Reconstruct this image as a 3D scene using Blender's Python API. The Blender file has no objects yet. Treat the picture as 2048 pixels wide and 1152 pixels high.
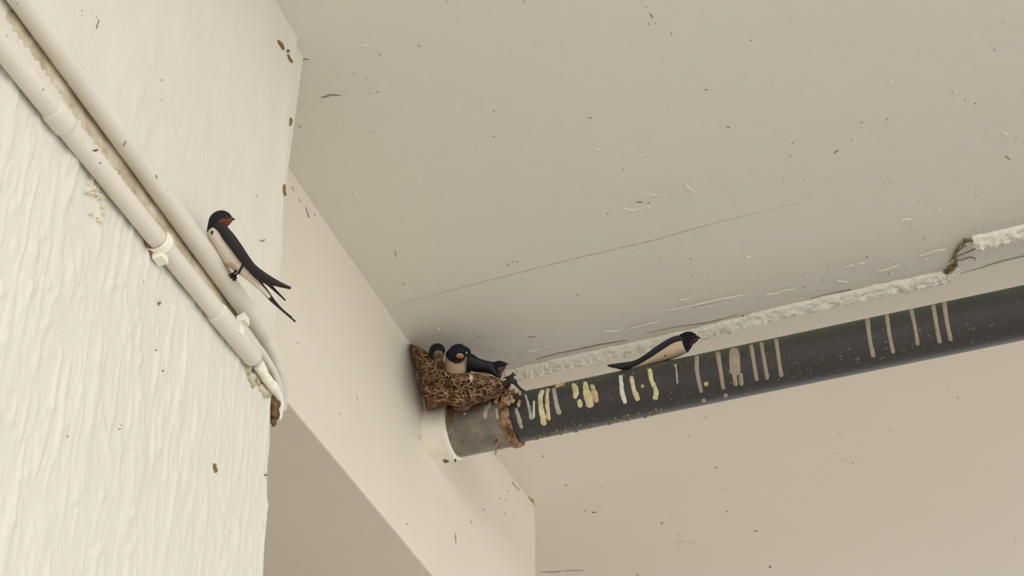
import bpy, bmesh, math, random
from math import sin, cos, tan, radians, pi, sqrt, atan2
from mathutils import Vector, noise

random.seed(7)
S = bpy.context.scene
COL = S.collection

# ------------------------------------------------------------------ camera
FPX = 3000.0
CAM = Vector((0.0, 0.0, 1.6))
PITCH, YAW = radians(40.0), radians(20.5)
FW = Vector((-sin(YAW) * cos(PITCH), cos(YAW) * cos(PITCH), sin(PITCH)))
RT = Vector((cos(YAW), sin(YAW), 0))
UP = RT.cross(FW)
cd = bpy.data.cameras.new('camera')
cam = bpy.data.objects.new('camera', cd)
COL.objects.link(cam)
cd.sensor_width = 36.0
cd.lens = 36.0 * FPX / 2048.0
cd.clip_start = 0.02
cam.location = CAM
cam.rotation_euler = FW.to_track_quat('-Z', 'Y').to_euler()
S.camera = cam

# ------------------------------------------------------------------ world and light
S.view_settings.view_transform = 'Standard'
S.view_settings.look = 'None'
S.view_settings.gamma = 1.0
S.view_settings.use_curve_mapping = False
S.view_settings.exposure = 0.0
W = bpy.data.worlds.new('overcast_sky')
S.world = W
W.use_nodes = True
bg = W.node_tree.nodes['Background']
bg.inputs['Color'].default_value = (1.0, 0.98, 0.95, 1)
bg.inputs['Strength'].default_value = 1.48
sd = bpy.data.lights.new('hazy_sun', 'SUN')
sun = bpy.data.objects.new('hazy_sun', sd)
COL.objects.link(sun)
sd.energy = 0.55
sd.angle = radians(22)
sd.color = (1.0, 0.96, 0.89)
SUN_FROM = Vector((0.62, -0.78, 0.07))
sun.rotation_euler = SUN_FROM.to_track_quat('Z', 'Y').to_euler()
sun.location = (6, -6, 6)

# ------------------------------------------------------------------ rays into the place
def ray(px, py):
    return FW + RT * ((px - 1024) / FPX) + UP * ((576 - py) / FPX)
def at(px, py, t):
    return CAM + ray(px, py) * t
def on_x(px, py, X):
    d = ray(px, py); return CAM + d * ((X - CAM.x) / d.x)
def on_z(px, py, Z):
    d = ray(px, py); return CAM + d * ((Z - CAM.z) / d.z)
def on_plane(px, py, p0, n):
    d = ray(px, py); return CAM + d * ((p0 - CAM).dot(n) / d.dot(n))
def project(p):
    q = p - CAM; t = q.dot(FW)
    return 1024 + FPX * q.dot(RT) / t, 576 - FPX * q.dot(UP) / t, t

BX = -1.09                    # face of the beam behind
PX = -0.93                    # face of the near pier
CZ = 1.6 + 1.968              # underside of the ceiling
JY = 2.465                    # joint between the two ceiling panels
W0 = Vector((BX, JY, CZ)); Q = on_x(1070, 1010, BX)
WD = Vector((0, Q.y - JY, Q.z - CZ)).normalized()
WN = Vector((1, 0, 0)).cross(WD).normalized()
if WN.z > 0: WN = -WN
BZ = on_x(700, 952, BX).z     # underside of the beam

# ------------------------------------------------------------------ materials
def nt(name):
    m = bpy.data.materials.new(name); m.use_nodes = True
    n = m.node_tree.nodes; l = m.node_tree.links
    return m, n, l, n['Principled BSDF']
def srgb(c):
    return tuple(((v / 255) / 12.92 if v / 255 <= .04045 else ((v / 255 + .055) / 1.055) ** 2.4) for v in c) + (1,)
def paint(name, col, col2=None, rough=0.6, scale=(6, 6, 6), bump=(), spec=0.3, mix_scale=3.0, tint=0.5):
    """bump: list of (scale xyz, noise scale, strength, distance)"""
    m, n, l, b = nt(name)
    b.inputs['Roughness'].default_value = rough
    b.inputs['Specular IOR Level'].default_value = spec
    tc = n.new('ShaderNodeTexCoord')
    geo = n.new('ShaderNodeNewGeometry')
    if col2:
        no = n.new('ShaderNodeTexNoise'); no.inputs['Scale'].default_value = mix_scale
        no.inputs['Detail'].default_value = 6; no.inputs['Roughness'].default_value = 0.6
        l.new(geo.outputs['Position'], no.inputs['Vector'])
        r = n.new('ShaderNodeValToRGB'); r.color_ramp.elements[0].position = 0.5 - tint / 2
        r.color_ramp.elements[1].position = 0.5 + tint / 2
        r.color_ramp.elements[0].color = srgb(col); r.color_ramp.elements[1].color = srgb(col2)
        l.new(no.outputs['Fac'], r.inputs['Fac']); l.new(r.outputs['Color'], b.inputs['Base Color'])
    else:
        b.inputs['Base Color'].default_value = srgb(col)
    prev = None
    for (sc, ns, st, dist) in bump:
        mp = n.new('ShaderNodeMapping'); mp.inputs['Scale'].default_value = sc
        l.new(geo.outputs['Position'], mp.inputs['Vector'])
        no = n.new('ShaderNodeTexNoise'); no.inputs['Scale'].default_value = ns; no.inputs['Detail'].default_value = 4
        l.new(mp.outputs['Vector'], no.inputs['Vector'])
        bp = n.new('ShaderNodeBump'); bp.inputs['Strength'].default_value = st; bp.inputs['Distance'].default_value = dist
        l.new(no.outputs['Fac'], bp.inputs['Height'])
        if prev: l.new(prev.outputs['Normal'], bp.inputs['Normal'])
        prev = bp
    if prev: l.new(prev.outputs['Normal'], b.inputs['Normal'])
    return m
def vcol(name, rough=0.6, spec=0.3, bump=None, sheen=0):
    m, n, l, b = nt(name)
    a = n.new('ShaderNodeVertexColor'); a.layer_name = 'Col'
    l.new(a.outputs['Color'], b.inputs['Base Color'])
    b.inputs['Roughness'].default_value = rough; b.inputs['Specular IOR Level'].default_value = spec
    if bump:
        geo = n.new('ShaderNodeNewGeometry')
        no = n.new('ShaderNodeTexNoise'); no.inputs['Scale'].default_value = bump[0]; no.inputs['Detail'].default_value = 3
        l.new(geo.outputs['Position'], no.inputs['Vector'])
        bp = n.new('ShaderNodeBump'); bp.inputs['Strength'].default_value = bump[1]; bp.inputs['Distance'].default_value = bump[2]
        l.new(no.outputs['Fac'], bp.inputs['Height']); l.new(bp.outputs['Normal'], b.inputs['Normal'])
    return m

M_ceil = paint('ceiling_paint', (224, 220, 209), (229, 224, 212), bump=[((1, 1.6, 1), 26, .35, .006), ((1, 1, 1), 230, .25, .0012)], mix_scale=1.6)
M_ceil2 = paint('outer_ceiling_paint', (228, 219, 204), (232, 224, 209), bump=[((1, 1, 1), 15, .15, .004), ((1, 1, 1), 260, .15, .001)], mix_scale=1.5)
M_beam = paint('beam_paint', (230, 222, 207), (234, 227, 212), bump=[((1, 1, 1), 20, .2, .004), ((1, 1, 1), 240, .2, .001)], mix_scale=4)
M_pier = paint('pier_paint', (222, 218, 206), (227, 222, 210), bump=[((1, 1, .35), 26, .45, .006), ((1, 1, .5), 150, .35, .0016)], mix_scale=5)
M_rough = paint('rough_render_paint', (222, 218, 207), (227, 223, 212), bump=[((1, 1, .35), 95, .5, .003), ((1, 1, .6), 300, .25, .001)], mix_scale=8)
M_caulk = paint('filler_paint', (248, 242, 226), (252, 248, 236), bump=[((.5, 1, 1), 120, .8, .004)], mix_scale=30)
M_cond = paint('conduit_paint', (220, 215, 202), (228, 222, 209), rough=.5, bump=[((1, .3, 1), 90, .3, .002)], mix_scale=14)
M_dark = paint('dirt_dark', (96, 88, 74), rough=.9)
M_grey = paint('dirt_grey', (150, 142, 125), rough=.9)
M_crack = paint('crack_grey', (176, 165, 146), rough=.9)
M_chip = paint('chip_light', (243, 237, 221), rough=.6)
M_brown = paint('dirt_brown', (96, 74, 46), (150, 128, 92), rough=.9, mix_scale=160)
M_tan = paint('cobweb_tan', (170, 150, 115), (200, 186, 158), rough=.95, mix_scale=120)
M_black = paint('scrap_black', (26, 25, 26), rough=.45, spec=.5)
M_ground = paint('paving', (180, 177, 172), (190, 187, 182), rough=.9, mix_scale=2)

# ------------------------------------------------------------------ object helpers
WL = {}
def link(o, name, parent, loc):
    COL.objects.link(o)
    if parent is not None:
        o.parent = parent; o.location = loc - WL[parent.name]
    else:
        o.location = loc
    WL[o.name] = loc.copy()
    return o
def mesh_obj(name, verts, faces, mat, parent=None, smooth=True, cols=None, mats=None, origin=None):
    vs = [Vector(v) for v in verts]
    if parent is not None: loc = WL[parent.name].copy()
    elif origin is not None: loc = Vector(origin)
    else:
        zs = min(v.z for v in vs)
        loc = Vector(((min(v.x for v in vs) + max(v.x for v in vs)) / 2, (min(v.y for v in vs) + max(v.y for v in vs)) / 2, zs))
    me = bpy.data.meshes.new(name)
    me.from_pydata([v - loc for v in vs], [], faces)
    if mats:
        for mm in mats: me.materials.append(mm)
        mi = mat
        me.polygons.foreach_set('material_index', mi)
    else:
        me.materials.append(mat)
    if cols:
        a = me.color_attributes.new('Col', 'FLOAT_COLOR', 'POINT')
        a.data.foreach_set('color', [c for q in cols for c in q])
    bm = bmesh.new(); bm.from_mesh(me); bmesh.ops.recalc_face_normals(bm, faces=bm.faces); bm.to_mesh(me); bm.free()
    if smooth: me.polygons.foreach_set('use_smooth', [True] * len(me.polygons))
    me.update()
    return link(bpy.data.objects.new(name, me), name, parent, loc)
def thing(name, label, cat, loc, group=None):
    o = bpy.data.objects.new(name, None); o.empty_display_size = .03
    link(o, name, None, Vector(loc))
    tag(o, label, cat, group); return o
def tag(o, label=None, cat=None, group=None, kind=None):
    if label: o['label'] = label
    if cat: o['category'] = cat
    if group: o['group'] = group
    if kind: o['kind'] = kind
    return o
def box(x0, x1, y0, y1, z0, z1):
    v = [(x, y, z) for z in (z0, z1) for y in (y0, y1) for x in (x0, x1)]
    f = [(0, 2, 3, 1), (4, 5, 7, 6), (0, 1, 5, 4), (1, 3, 7, 5), (3, 2, 6, 7), (2, 0, 4, 6)]
    return v, f
def cr(pts, n):
    """Catmull-Rom through tuples, n samples per span"""
    out = []; P = [tuple(p) for p in pts]
    for i in range(len(P) - 1):
        p0 = P[max(i - 1, 0)]; p1 = P[i]; p2 = P[i + 1]; p3 = P[min(i + 2, len(P) - 1)]
        for k in range(n):
            t = k / n
            out.append(tuple(.5 * ((2 * b) + (-a + c) * t + (2 * a - 5 * b + 4 * c - d) * t * t + (-a + 3 * b - 3 * c + d) * t ** 3)
                             for a, b, c, d in zip(p0, p1, p2, p3)))
    out.append(P[-1]); return out
class MB:
    def __init__(s): s.v = []; s.f = []; s.m = []; s.c = []
    def add(s, v, f, mi=0, c=None):
        o = len(s.v); s.v += [Vector(q) for q in v]; s.f += [tuple(i + o for i in q) for q in f]; s.m += [mi] * len(f)
        if c is not None: s.c += [c] * len(v)
    def tube(s, pts, rads, n=10, mi=0, c=None, cap=True, wob=0):
        P = [Vector(p) for p in pts]; V = []; Fc = []
        if not hasattr(rads, '__len__'): rads = [rads] * len(P)
        ref = None
        for i, p in enumerate(P):
            d = (P[min(i + 1, len(P) - 1)] - P[max(i - 1, 0)])
            if d.length < 1e-9: d = Vector((0, 0, 1))
            d.normalize()
            if ref is None:
                ref = d.orthogonal().normalized()
            ref = (ref - d * ref.dot(d)).normalized(); b = d.cross(ref)
            for k in range(n):
                a = 2 * pi * k / n; q = ref * cos(a) + b * sin(a); r = rads[i]
                if wob: r *= 1 + wob * noise.noise((p + q * r) * 70)
                V.append(p + q * r)
        for i in range(len(P) - 1):
            for k in range(n):
                Fc.append((i * n + k, i * n + (k + 1) % n, (i + 1) * n + (k + 1) % n, (i + 1) * n + k))
        if cap:
            Fc.append(tuple(range(n))); Fc.append(tuple((len(P) - 1) * n + k for k in range(n)))
        s.add(V, Fc, mi, c)
    def ball(s, c, r, n=10, mi=0, col=None, ax=None):
        c = Vector(c); rx, ry, rz = (r, r, r) if not hasattr(r, '__len__') else r
        A = ax or (Vector((1, 0, 0)), Vector((0, 1, 0)), Vector((0, 0, 1)))
        V = []; Fc = []; m = n // 2 + 1
        for j in range(1, m):
            th = pi * j / m
            for k in range(n):
                ph = 2 * pi * k / n
                V.append(c + A[0] * (rx * sin(th) * cos(ph)) + A[1] * (ry * sin(th) * sin(ph)) + A[2] * (rz * cos(th)))
        for j in range(m - 2):
            for k in range(n): Fc.append((j * n + k, j * n + (k + 1) % n, (j + 1) * n + (k + 1) % n, (j + 1) * n + k))
        V.append(c + A[2] * rz); V.append(c - A[2] * rz); t = len(V) - 2
        for k in range(n):
            Fc.append((t, (k + 1) % n, k)); Fc.append((t + 1, (m - 2) * n + k, (m - 2) * n + (k + 1) % n))
        s.add(V, Fc, mi, col)
    def obj(s, name, mat, parent=None, **kw):
        if isinstance(mat, (list, tuple)): return mesh_obj(name, s.v, s.f, s.m, parent, mats=mat, cols=s.c or None, **kw)
        return mesh_obj(name, s.v, s.f, mat, parent, cols=s.c or None, **kw)
def nz(x, y, z=0.0): return noise.noise(Vector((x, y, z)))

def patch(mb, surf, path, h=.0012, n=7, mi=0, c=None, wob=.12, blunt=.35, sub=6, seed=0.):
    """raised smear on a surface. path: (px, py, half width px); surf(px,py)->(point, normal)"""
    pts = cr(path, sub) if len(path) > 1 else [(path[0][0] - path[0][2] + .05, path[0][1], path[0][2]), path[0], (path[0][0] + path[0][2], path[0][1] + .05, path[0][2])]
    if len(path) == 1: pts = cr(pts, 6)
    L = [0]
    for a, b in zip(pts, pts[1:]): L.append(L[-1] + math.hypot(b[0] - a[0], b[1] - a[1]))
    T = max(L[-1], 1e-6); V = []; Fc = []
    for i, p in enumerate(pts):
        a = pts[max(i - 1, 0)]; b = pts[min(i + 1, len(pts) - 1)]
        dx, dy = b[0] - a[0], b[1] - a[1]; q = math.hypot(dx, dy) or 1; nx, ny = -dy / q, dx / q
        e = min(L[i], T - L[i]); w = p[2]; ec = sqrt(max(0, 1 - (1 - min(1, e / max(w, .01))) ** 2)) if e < w else 1
        ec = max(ec, .03)
        for k in range(n):
            s = -1 + 2 * k / (n - 1)
            ww = w * ec * (1 + wob * nz(p[0] * .13 + seed, p[1] * .13, s * 2 + 9) * 2)
            P, N = surf(p[0] + nx * s * ww, p[1] + ny * s * ww)
            hh = h * ((1 - s * s) ** .5) * (.35 + .65 * ec) * (1 + .5 * nz(p[0] * .2, p[1] * .2, s)) - .0003
            if i in (0, len(pts) - 1): hh = -.0003
            V.append(P + N * hh)
    for i in range(len(pts) - 1):
        for k in range(n - 1): Fc.append((i * n + k, i * n + k + 1, (i + 1) * n + k + 1, (i + 1) * n + k))
    mb.add(V, Fc, mi, c)
S_ceil = lambda x, y: (on_z(x, y, CZ), Vector((0, 0, -1)))
S_out = lambda x, y: (on_plane(x, y, W0, WN), WN)
S_beam = lambda x, y: (on_x(x, y, BX), Vector((1, 0, 0)))
def S_pier(x, y):
    p = on_x(x, y, PX + .0005); p.x = PX + relief_smooth(p.y, p.z) + .0004; return p, Vector((1, 0, 0))

# ------------------------------------------------------------------ the setting
v, f = box(-9, 9, -8, 10, -.2, 0)
tag(mesh_obj('floor', v, f, M_ground, smooth=False), 'pale paving under the open canopy', 'floor', kind='structure')
v, f = box(-8, 1.7, .5, JY, CZ, CZ + .16)
ceil = tag(mesh_obj('ceiling', v, f, M_ceil, smooth=False), 'flat off-white painted ceiling panel', 'ceiling', kind='structure')
# outer ceiling panel, rising a little away from the joint
e = W0 + WD * 3.6
v = []
for X in (-8, 1.7):
    v += [(X, JY, CZ), (X, e.y, e.z), (X, e.y, e.z + .16), (X, JY, CZ + .16)]
f = [(0, 1, 2, 3), (4, 7, 6, 5), (0, 4, 5, 1), (1, 5, 6, 2), (2, 6, 7, 3), (3, 7, 4, 0)]
ceil2 = tag(mesh_obj('ceiling', v, f, M_ceil2, smooth=False), 'smooth beige ceiling panel beyond the filled joint, below the pipe', 'ceiling', kind='structure')

# beam and column behind, one L-shaped body with slightly worn arrises
PY = on_x(548, 700, PX).y + .004      # far arris of the near pier
CY0, CY1 = JY + .17, Q.y
def beam():
    n1 = 90; V = []; Fc = []
    # profile in Y/Z of the side face: lower arris gently wavy
    low = []
    for i in range(n1 + 1):
        y = PY - .02 + (CY0 - PY + .02) * i / n1
        low.append((y, BZ + .0022 * nz(y * 9, 3.1) + .0012 * nz(y * 31, 1.1)))
    outl = low + [(CY0, 0.0), (CY1, 0.0)]
    for i in range(31):
        z = (Q.z + .02) * i / 30
        outl.append((CY1 + .0008 * nz(z * 20, 8), z)) if i else None
    outl += [(CY1, Q.z + .06), (PY - .02, CZ + .05)]
    N = len(outl)
    b = .004
    for X, ins in ((BX - .40, 0), (BX - b, 0), (BX - b * .3, b * .25), (BX, b)):
        for (y, z) in outl:
            yy = min(max(y, PY - .02), CY1 - ins); zz = z + (ins if (z > 1 and z < BZ + .03 and y < CY0) else 0)
            V.append((X, yy, zz))
    for r in range(3):
        for i in range(N):
            j = (i + 1) % N; Fc.append((r * N + i, r * N + j, (r + 1) * N + j, (r + 1) * N + i))
    Fc.append(tuple(range(N))); Fc.append(tuple(3 * N + i for i in range(N)))
    return V, Fc
v, f = beam()
bm_o = tag(mesh_obj('concrete_beam', v, f, M_beam, smooth=False), 'white painted beam and column that the nest and pipe end stand against', 'beam', kind='structure')

# unseen wall added at the left to block light and darken the beam underside
v, f = box(-2.75, -2.6, 1.0, 6.0, 0, CZ + .05)
tag(mesh_obj('shade_wall', v, f, paint('shade_wall_buff', (150, 130, 108), (164, 146, 122), rough=.9), smooth=False), 'buff wall added out of view to shade the underside of the beam', 'wall', kind='structure')

# the near pier: smoother band above the conduits, rough render below
SPLIT = on_x(300, 395, PX).z - .01
SPY = on_x(300, 395, PX).y
def edge_y(z):
    # far arris, following the worn outline
    pts = [(598, 80), (590, 160), (583, 250), (575, 330), (569, 420), (566, 520), (556, 620), (551, 700), (542, 850), (535, 960), (528, 1152)]
    zs = EDGE
    for (z0, y0), (z1, y1) in zip(zs, zs[1:]):
        if z1 <= z <= z0:
            return y0 + (y1 - y0) * (z0 - z) / (z0 - z1)
    return zs[0][1] if z > zs[0][0] else zs[-1][1]
EDGE = [(on_x(a, b, PX).z, on_x(a, b, PX).y) for a, b in [(598, 80), (590, 160), (583, 250), (575, 330), (569, 420), (566, 520), (556, 620), (551, 700), (542, 850), (535, 960), (528, 1152)]]
def axis_z(y, a, b):
    return a.z + (b.z - a.z) * (y - a.y) / (b.y - a.y)
UC = (on_x(42, 0, PX + .0145), on_x(528, 668, PX + .0145))       # upper conduit axis
LC = (on_x(0, 92, PX + .014), on_x(506, 714, PX + .014))       # lower conduit axis
def split_z(y): return (axis_z(y, *UC) + axis_z(y, *LC)) / 2
def relief_rough(y, z):
    y = y + .09 * z + .004 * nz(y * 12, z * 12, 3.3)
    a = nz(y * 85, z * 13, 1.3)
    r = max(0, a - .16) * 1.0
    r += max(0, nz(y * 40, z * 8, 8.3) - .2) * 1.0
    b = nz(y * 120, z * 22, 5.1); r += max(0, b - .18) * .6
    c = nz(y * 60, z * 42, 9.7); r += max(0, c - .3) * 1.1
    g = nz(y * 8, z * 5, 2.2) * .5
    return .0052 * r + .0034 * g
def relief_smooth(y, z):
    a = nz(y * 16, z * 4, 4.4); b = nz(y * 50, z * 16, 7.7)
    return .0022 * a + .0022 * max(0, b - .2)
def grid_face(y0, ztop, zbot, nu, nv, relief, upper, x_back):
    V = []; Fc = []
    for j in range(nv + 1):
        for i in range(nu + 1):
            u = i / nu
            if upper:
                yy = y0 + (edge_y(ztop - (ztop - zbot) * j / nv) - y0) * u
                zlo = split_z(yy); z = ztop + (zlo - ztop) * j / nv
            else:
                yy = y0 + (edge_y(ztop - (ztop - zbot) * j / nv) - y0) * u
                zhi = split_z(yy)
                q = j / nv
                z = zhi - (zhi - zbot) * q
            ye = edge_y(z)
            yy = y0 + (ye - y0) * u
            wob = (.0032 if not upper else .0015) * nz(z * 38, 2.5) + .0012 * nz(z * 110, 4.5)
            yy += wob * u
            fall = min(1, (ye - yy + .001) / .008); rr = .004 * (1 - sqrt(max(0, 1 - (1 - max(0, fall)) ** 2)))
            V.append((PX + relief(yy, z) - rr, yy, z))
    for j in range(nv):
        for i in range(nu):
            a = j * (nu + 1) + i; Fc.append((a, a + 1, a + nu + 2, a + nu + 1))
    # returns: far side, then back
    n0 = len(V); w = nu + 1
    for j in range(nv + 1):
        p = V[j * w + nu]; V.append((x_back, p[1], p[2]))
    for j in range(nv): Fc.append((j * w + nu, n0 + j, n0 + j + 1, (j + 1) * w + nu))
    return V, Fc
y0 = on_x(-60, 500, PX).y - .12
v, f = grid_face(y0, CZ + .01, split_z(PY), 260, 230, relief_smooth, True, PX - .35)
pier_top = tag(mesh_obj('wall_left', v, f, M_pier), 'smooth white painted upper part of the near pier above the conduits', 'wall', kind='structure')
zb = on_x(-80, 1200, PX).z - .03
v, f = grid_face(y0, SPLIT + .3, zb, 460, 560, relief_rough, False, PX - .35)
nb = len(v)
# plain foot of the pier down to the floor
vb, fb = box(PX - .35, PX - .001, y0, edge_y(zb) - .002, 0, zb + .01)
v = v + vb; f = f + [tuple(i + nb for i in q) for q in fb]
pier_low = tag(mesh_obj('wall_left', v, f, M_rough), 'rough ridged white render of the near pier below the conduits', 'wall', kind='structure')
# solid core of the pier so that its sides and back close
v, f = box(PX - .36, PX - .012, y0 - .6, PY - .012, 0, CZ + .02)
tag(mesh_obj('wall_left', v, f, M_pier, smooth=False), 'white painted masonry core of the near pier', 'wall', kind='structure')

# ------------------------------------------------------------------ filler in the ceiling joint, cracks, marks
def rib(mb, centre, hw, h, sub, surf, mi=0, jag=.25, n=13, sd_=0):
    pts = cr([(a, b, hw) for a, b in centre], sub); V = []; Fc = []
    for i, p in enumerate(pts):
        a = pts[max(i - 1, 0)]; b = pts[min(i + 1, len(pts) - 1)]
        dx, dy = b[0] - a[0], b[1] - a[1]; q = math.hypot(dx, dy); nx, ny = -dy / q, dx / q
        wu = hw * (1 + jag * nz(p[0] * .03, sd_ + 1) + jag * .6 * nz(p[0] * .11, sd_ + 5))
        wl = hw * (1 + jag * 1.3 * nz(p[0] * .035, sd_ + 9) + jag * 1.2 * nz(p[0] * .12, sd_ + 3))
        for k in range(n):
            s = -1 + 2 * k / (n - 1); w = wu if s < 0 else wl
            P, N = surf(p[0] + nx * s * w, p[1] + ny * s * w)
            q_ = (s + 1) / 2; prof = (.25 + .75 * q_) * min(1, q_ * 6) if q_ < .8 else (.85 if q_ < .9 else 0)
            hh = h * prof * (1 + .5 * nz(p[0] * .06, s * 1.5, 3) + .3 * nz(p[0] * .2, s * 3, 3)) - .001
            if i in (0, len(pts) - 1): hh = -.001
            V.append(P + N * hh)
    for i in range(len(pts) - 1):
        for k in range(n - 1): Fc.append((i * n + k, i * n + k + 1, (i + 1) * n + k + 1, (i + 1) * n + k))
    mb.add(V, Fc, mi)
m = MB()
rib(m, [(1012, 750), (1060, 738), (1100, 729), (1180, 711), (1300, 685), (1440, 653), (1550, 624), (1700, 590), (1800, 568), (1900, 548)], 9, .019, 40, S_ceil, sd_=1)
tag(m.obj('trim_1', M_caulk), 'cream filler bead along the ceiling joint above the pipe', 'filler', kind='structure')
m = MB()
rib(m, [(1945, 482), (1975, 476), (2008, 468), (2048, 459), (2110, 445), (2300, 402), (2600, 334)], 10.5, .021, 20, S_ceil, sd_=4, jag=.15)
tag(m.obj('trim_2', M_caulk), 'short cream filler bead at the right end of the joint', 'filler', kind='structure')
m = MB()
patch(m, S_ceil, [(785, 612, .5), (1000, 555, 1.1), (1180, 510, 1.2), (1305, 481, 1.3), (1420, 449, 1.0), (1600, 405, .4)], h=.0006, n=3, sub=20, wob=.4)
patch(m, S_out, [(1915, 549, 1.), (1960, 536, 1.6), (2000, 524, 1.8), (2060, 510, 1.6), (2400, 433, 1.2)], h=.0008, n=5, sub=12)
# dark slit above the filler bead
patch(m, S_ceil, [(1070, 719, .6), (1110, 708, 1.3), (1150, 700, 1.4), (1200, 689, 1.6), (1255, 680, .8)], h=.0012, n=5, sub=10, mi=1)
patch(m, S_ceil, [(1290, 668, .5), (1350, 654, .9), (1415, 645, 1.5), (1480, 628, .5)], h=.0008, n=5, sub=10, mi=1)
patch(m, S_ceil, [(1620, 597, .6), (1670, 585, 1.), (1704, 579, 2.)], h=.001, n=5, sub=10, mi=1)
m.obj('hairline_crack', [M_crack, M_grey], ceil)

dark = [[(641, 194, 1.5), (650, 194, 2.2), (660, 190, 2.6), (672, 190, 2.), (684, 192, .8)], [(603, 122, 1), (610, 118, 2), (619, 120, 1.2)],
        [(594, 249, 1), (604, 256, 1.4)], [(758, 106, 1.5), (761, 113, 1)], [(834, 90, 1), (842, 93, 1.6)], [(740, 106, 1.2)], [(733, 158, 1.5)], [(740, 186, 1.5)],
        [(755, 184, 1.8)], [(708, 147, 1.4)], [(747, 266, 1.5)], [(893, 4, 1.8)], [(1048, 3, 2)], [(987, 222, 1.8)], [(984, 272, 1.), (990, 274, 1.)],
        [(1298, 26, 1.2), (1304, 33, 2.4), (1307, 37, 1)], [(1292, 14, 1.6)], [(1298, 48, 2)], [(1311, 47, 1.4)], [(1343, 67, 2)], [(1502, 81, 1.8)],
        [(1408, 180, 1), (1416, 179, 1.8)], [(1176, 236, 1.), (1184, 236, 1.8)], [(1452, 252, 1), (1460, 256, 2)], [(1585, 287, 1.8)], [(1580, 312, 1.8)], [(1558, 220, 1.3)], [(1723, 245, 2)],
        [(1667, 307, 1), (1672, 303, 2.2), (1678, 300, 1)], [(1703, 281, 1.5)], [(1771, 236, 1), (1776, 241, 1.6)], [(1987, 97, 1), (1991, 103, 1.8)], [(1930, 201, 1.8)], [(1951, 207, 2.2)], [(2032, 277, 1.6)],
        [(2008, 311, 1), (2016, 316, 2), (2021, 320, 1)], [(1246, 338, 1.5)], [(1214, 427, 1.8)], [(1272, 403, 1), (1280, 405, 2.2), (1286, 403, 1)], [(1294, 407, 1), (1300, 405, 1.8)],
        [(1312, 384, 1.4)], [(1012, 531, 1.4), (1018, 527, 1)], [(1034, 523, 1.8)], [(1022, 526, .8), (1028, 524, .8)], [(790, 499, .8), (791, 508, 1.2), (792, 516, .8)], [(804, 566, .8), (809, 572, 1.3)],
        [(1152, 589, 1.), (1158, 592, 1)], [(1381, 518, 2)], [(1384, 553, 1.4)], [(1056, 674, 1), (1064, 674, 1.4), (1072, 674, 1)], [(960, 673, 2)], [(953, 673, 1)], [(977, 701, 1.4)], [(1105, 661, 1)],
        [(1734, 514, 2)], [(1777, 547, 2)], [(1847, 477, 1.8)], [(1645, 560, 1.8)], [(1698, 518, 1.)], [(1781, 521, 1)], [(1809, 539, 1)], [(1951, 394, 1.5)], [(1566, 358, 1.5)], [(1837, 401, 1.3)], [(1780, 366, 1.4)], [(1768, 367, 1.2)], [(1609, 574, 1.6)], [(1495, 630, 1.4)], [(1486, 632, 3)], [(1705, 588, 2.8)], [(1822, 568, 2.2)], [(1278, 683, 2.4)]]
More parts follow.
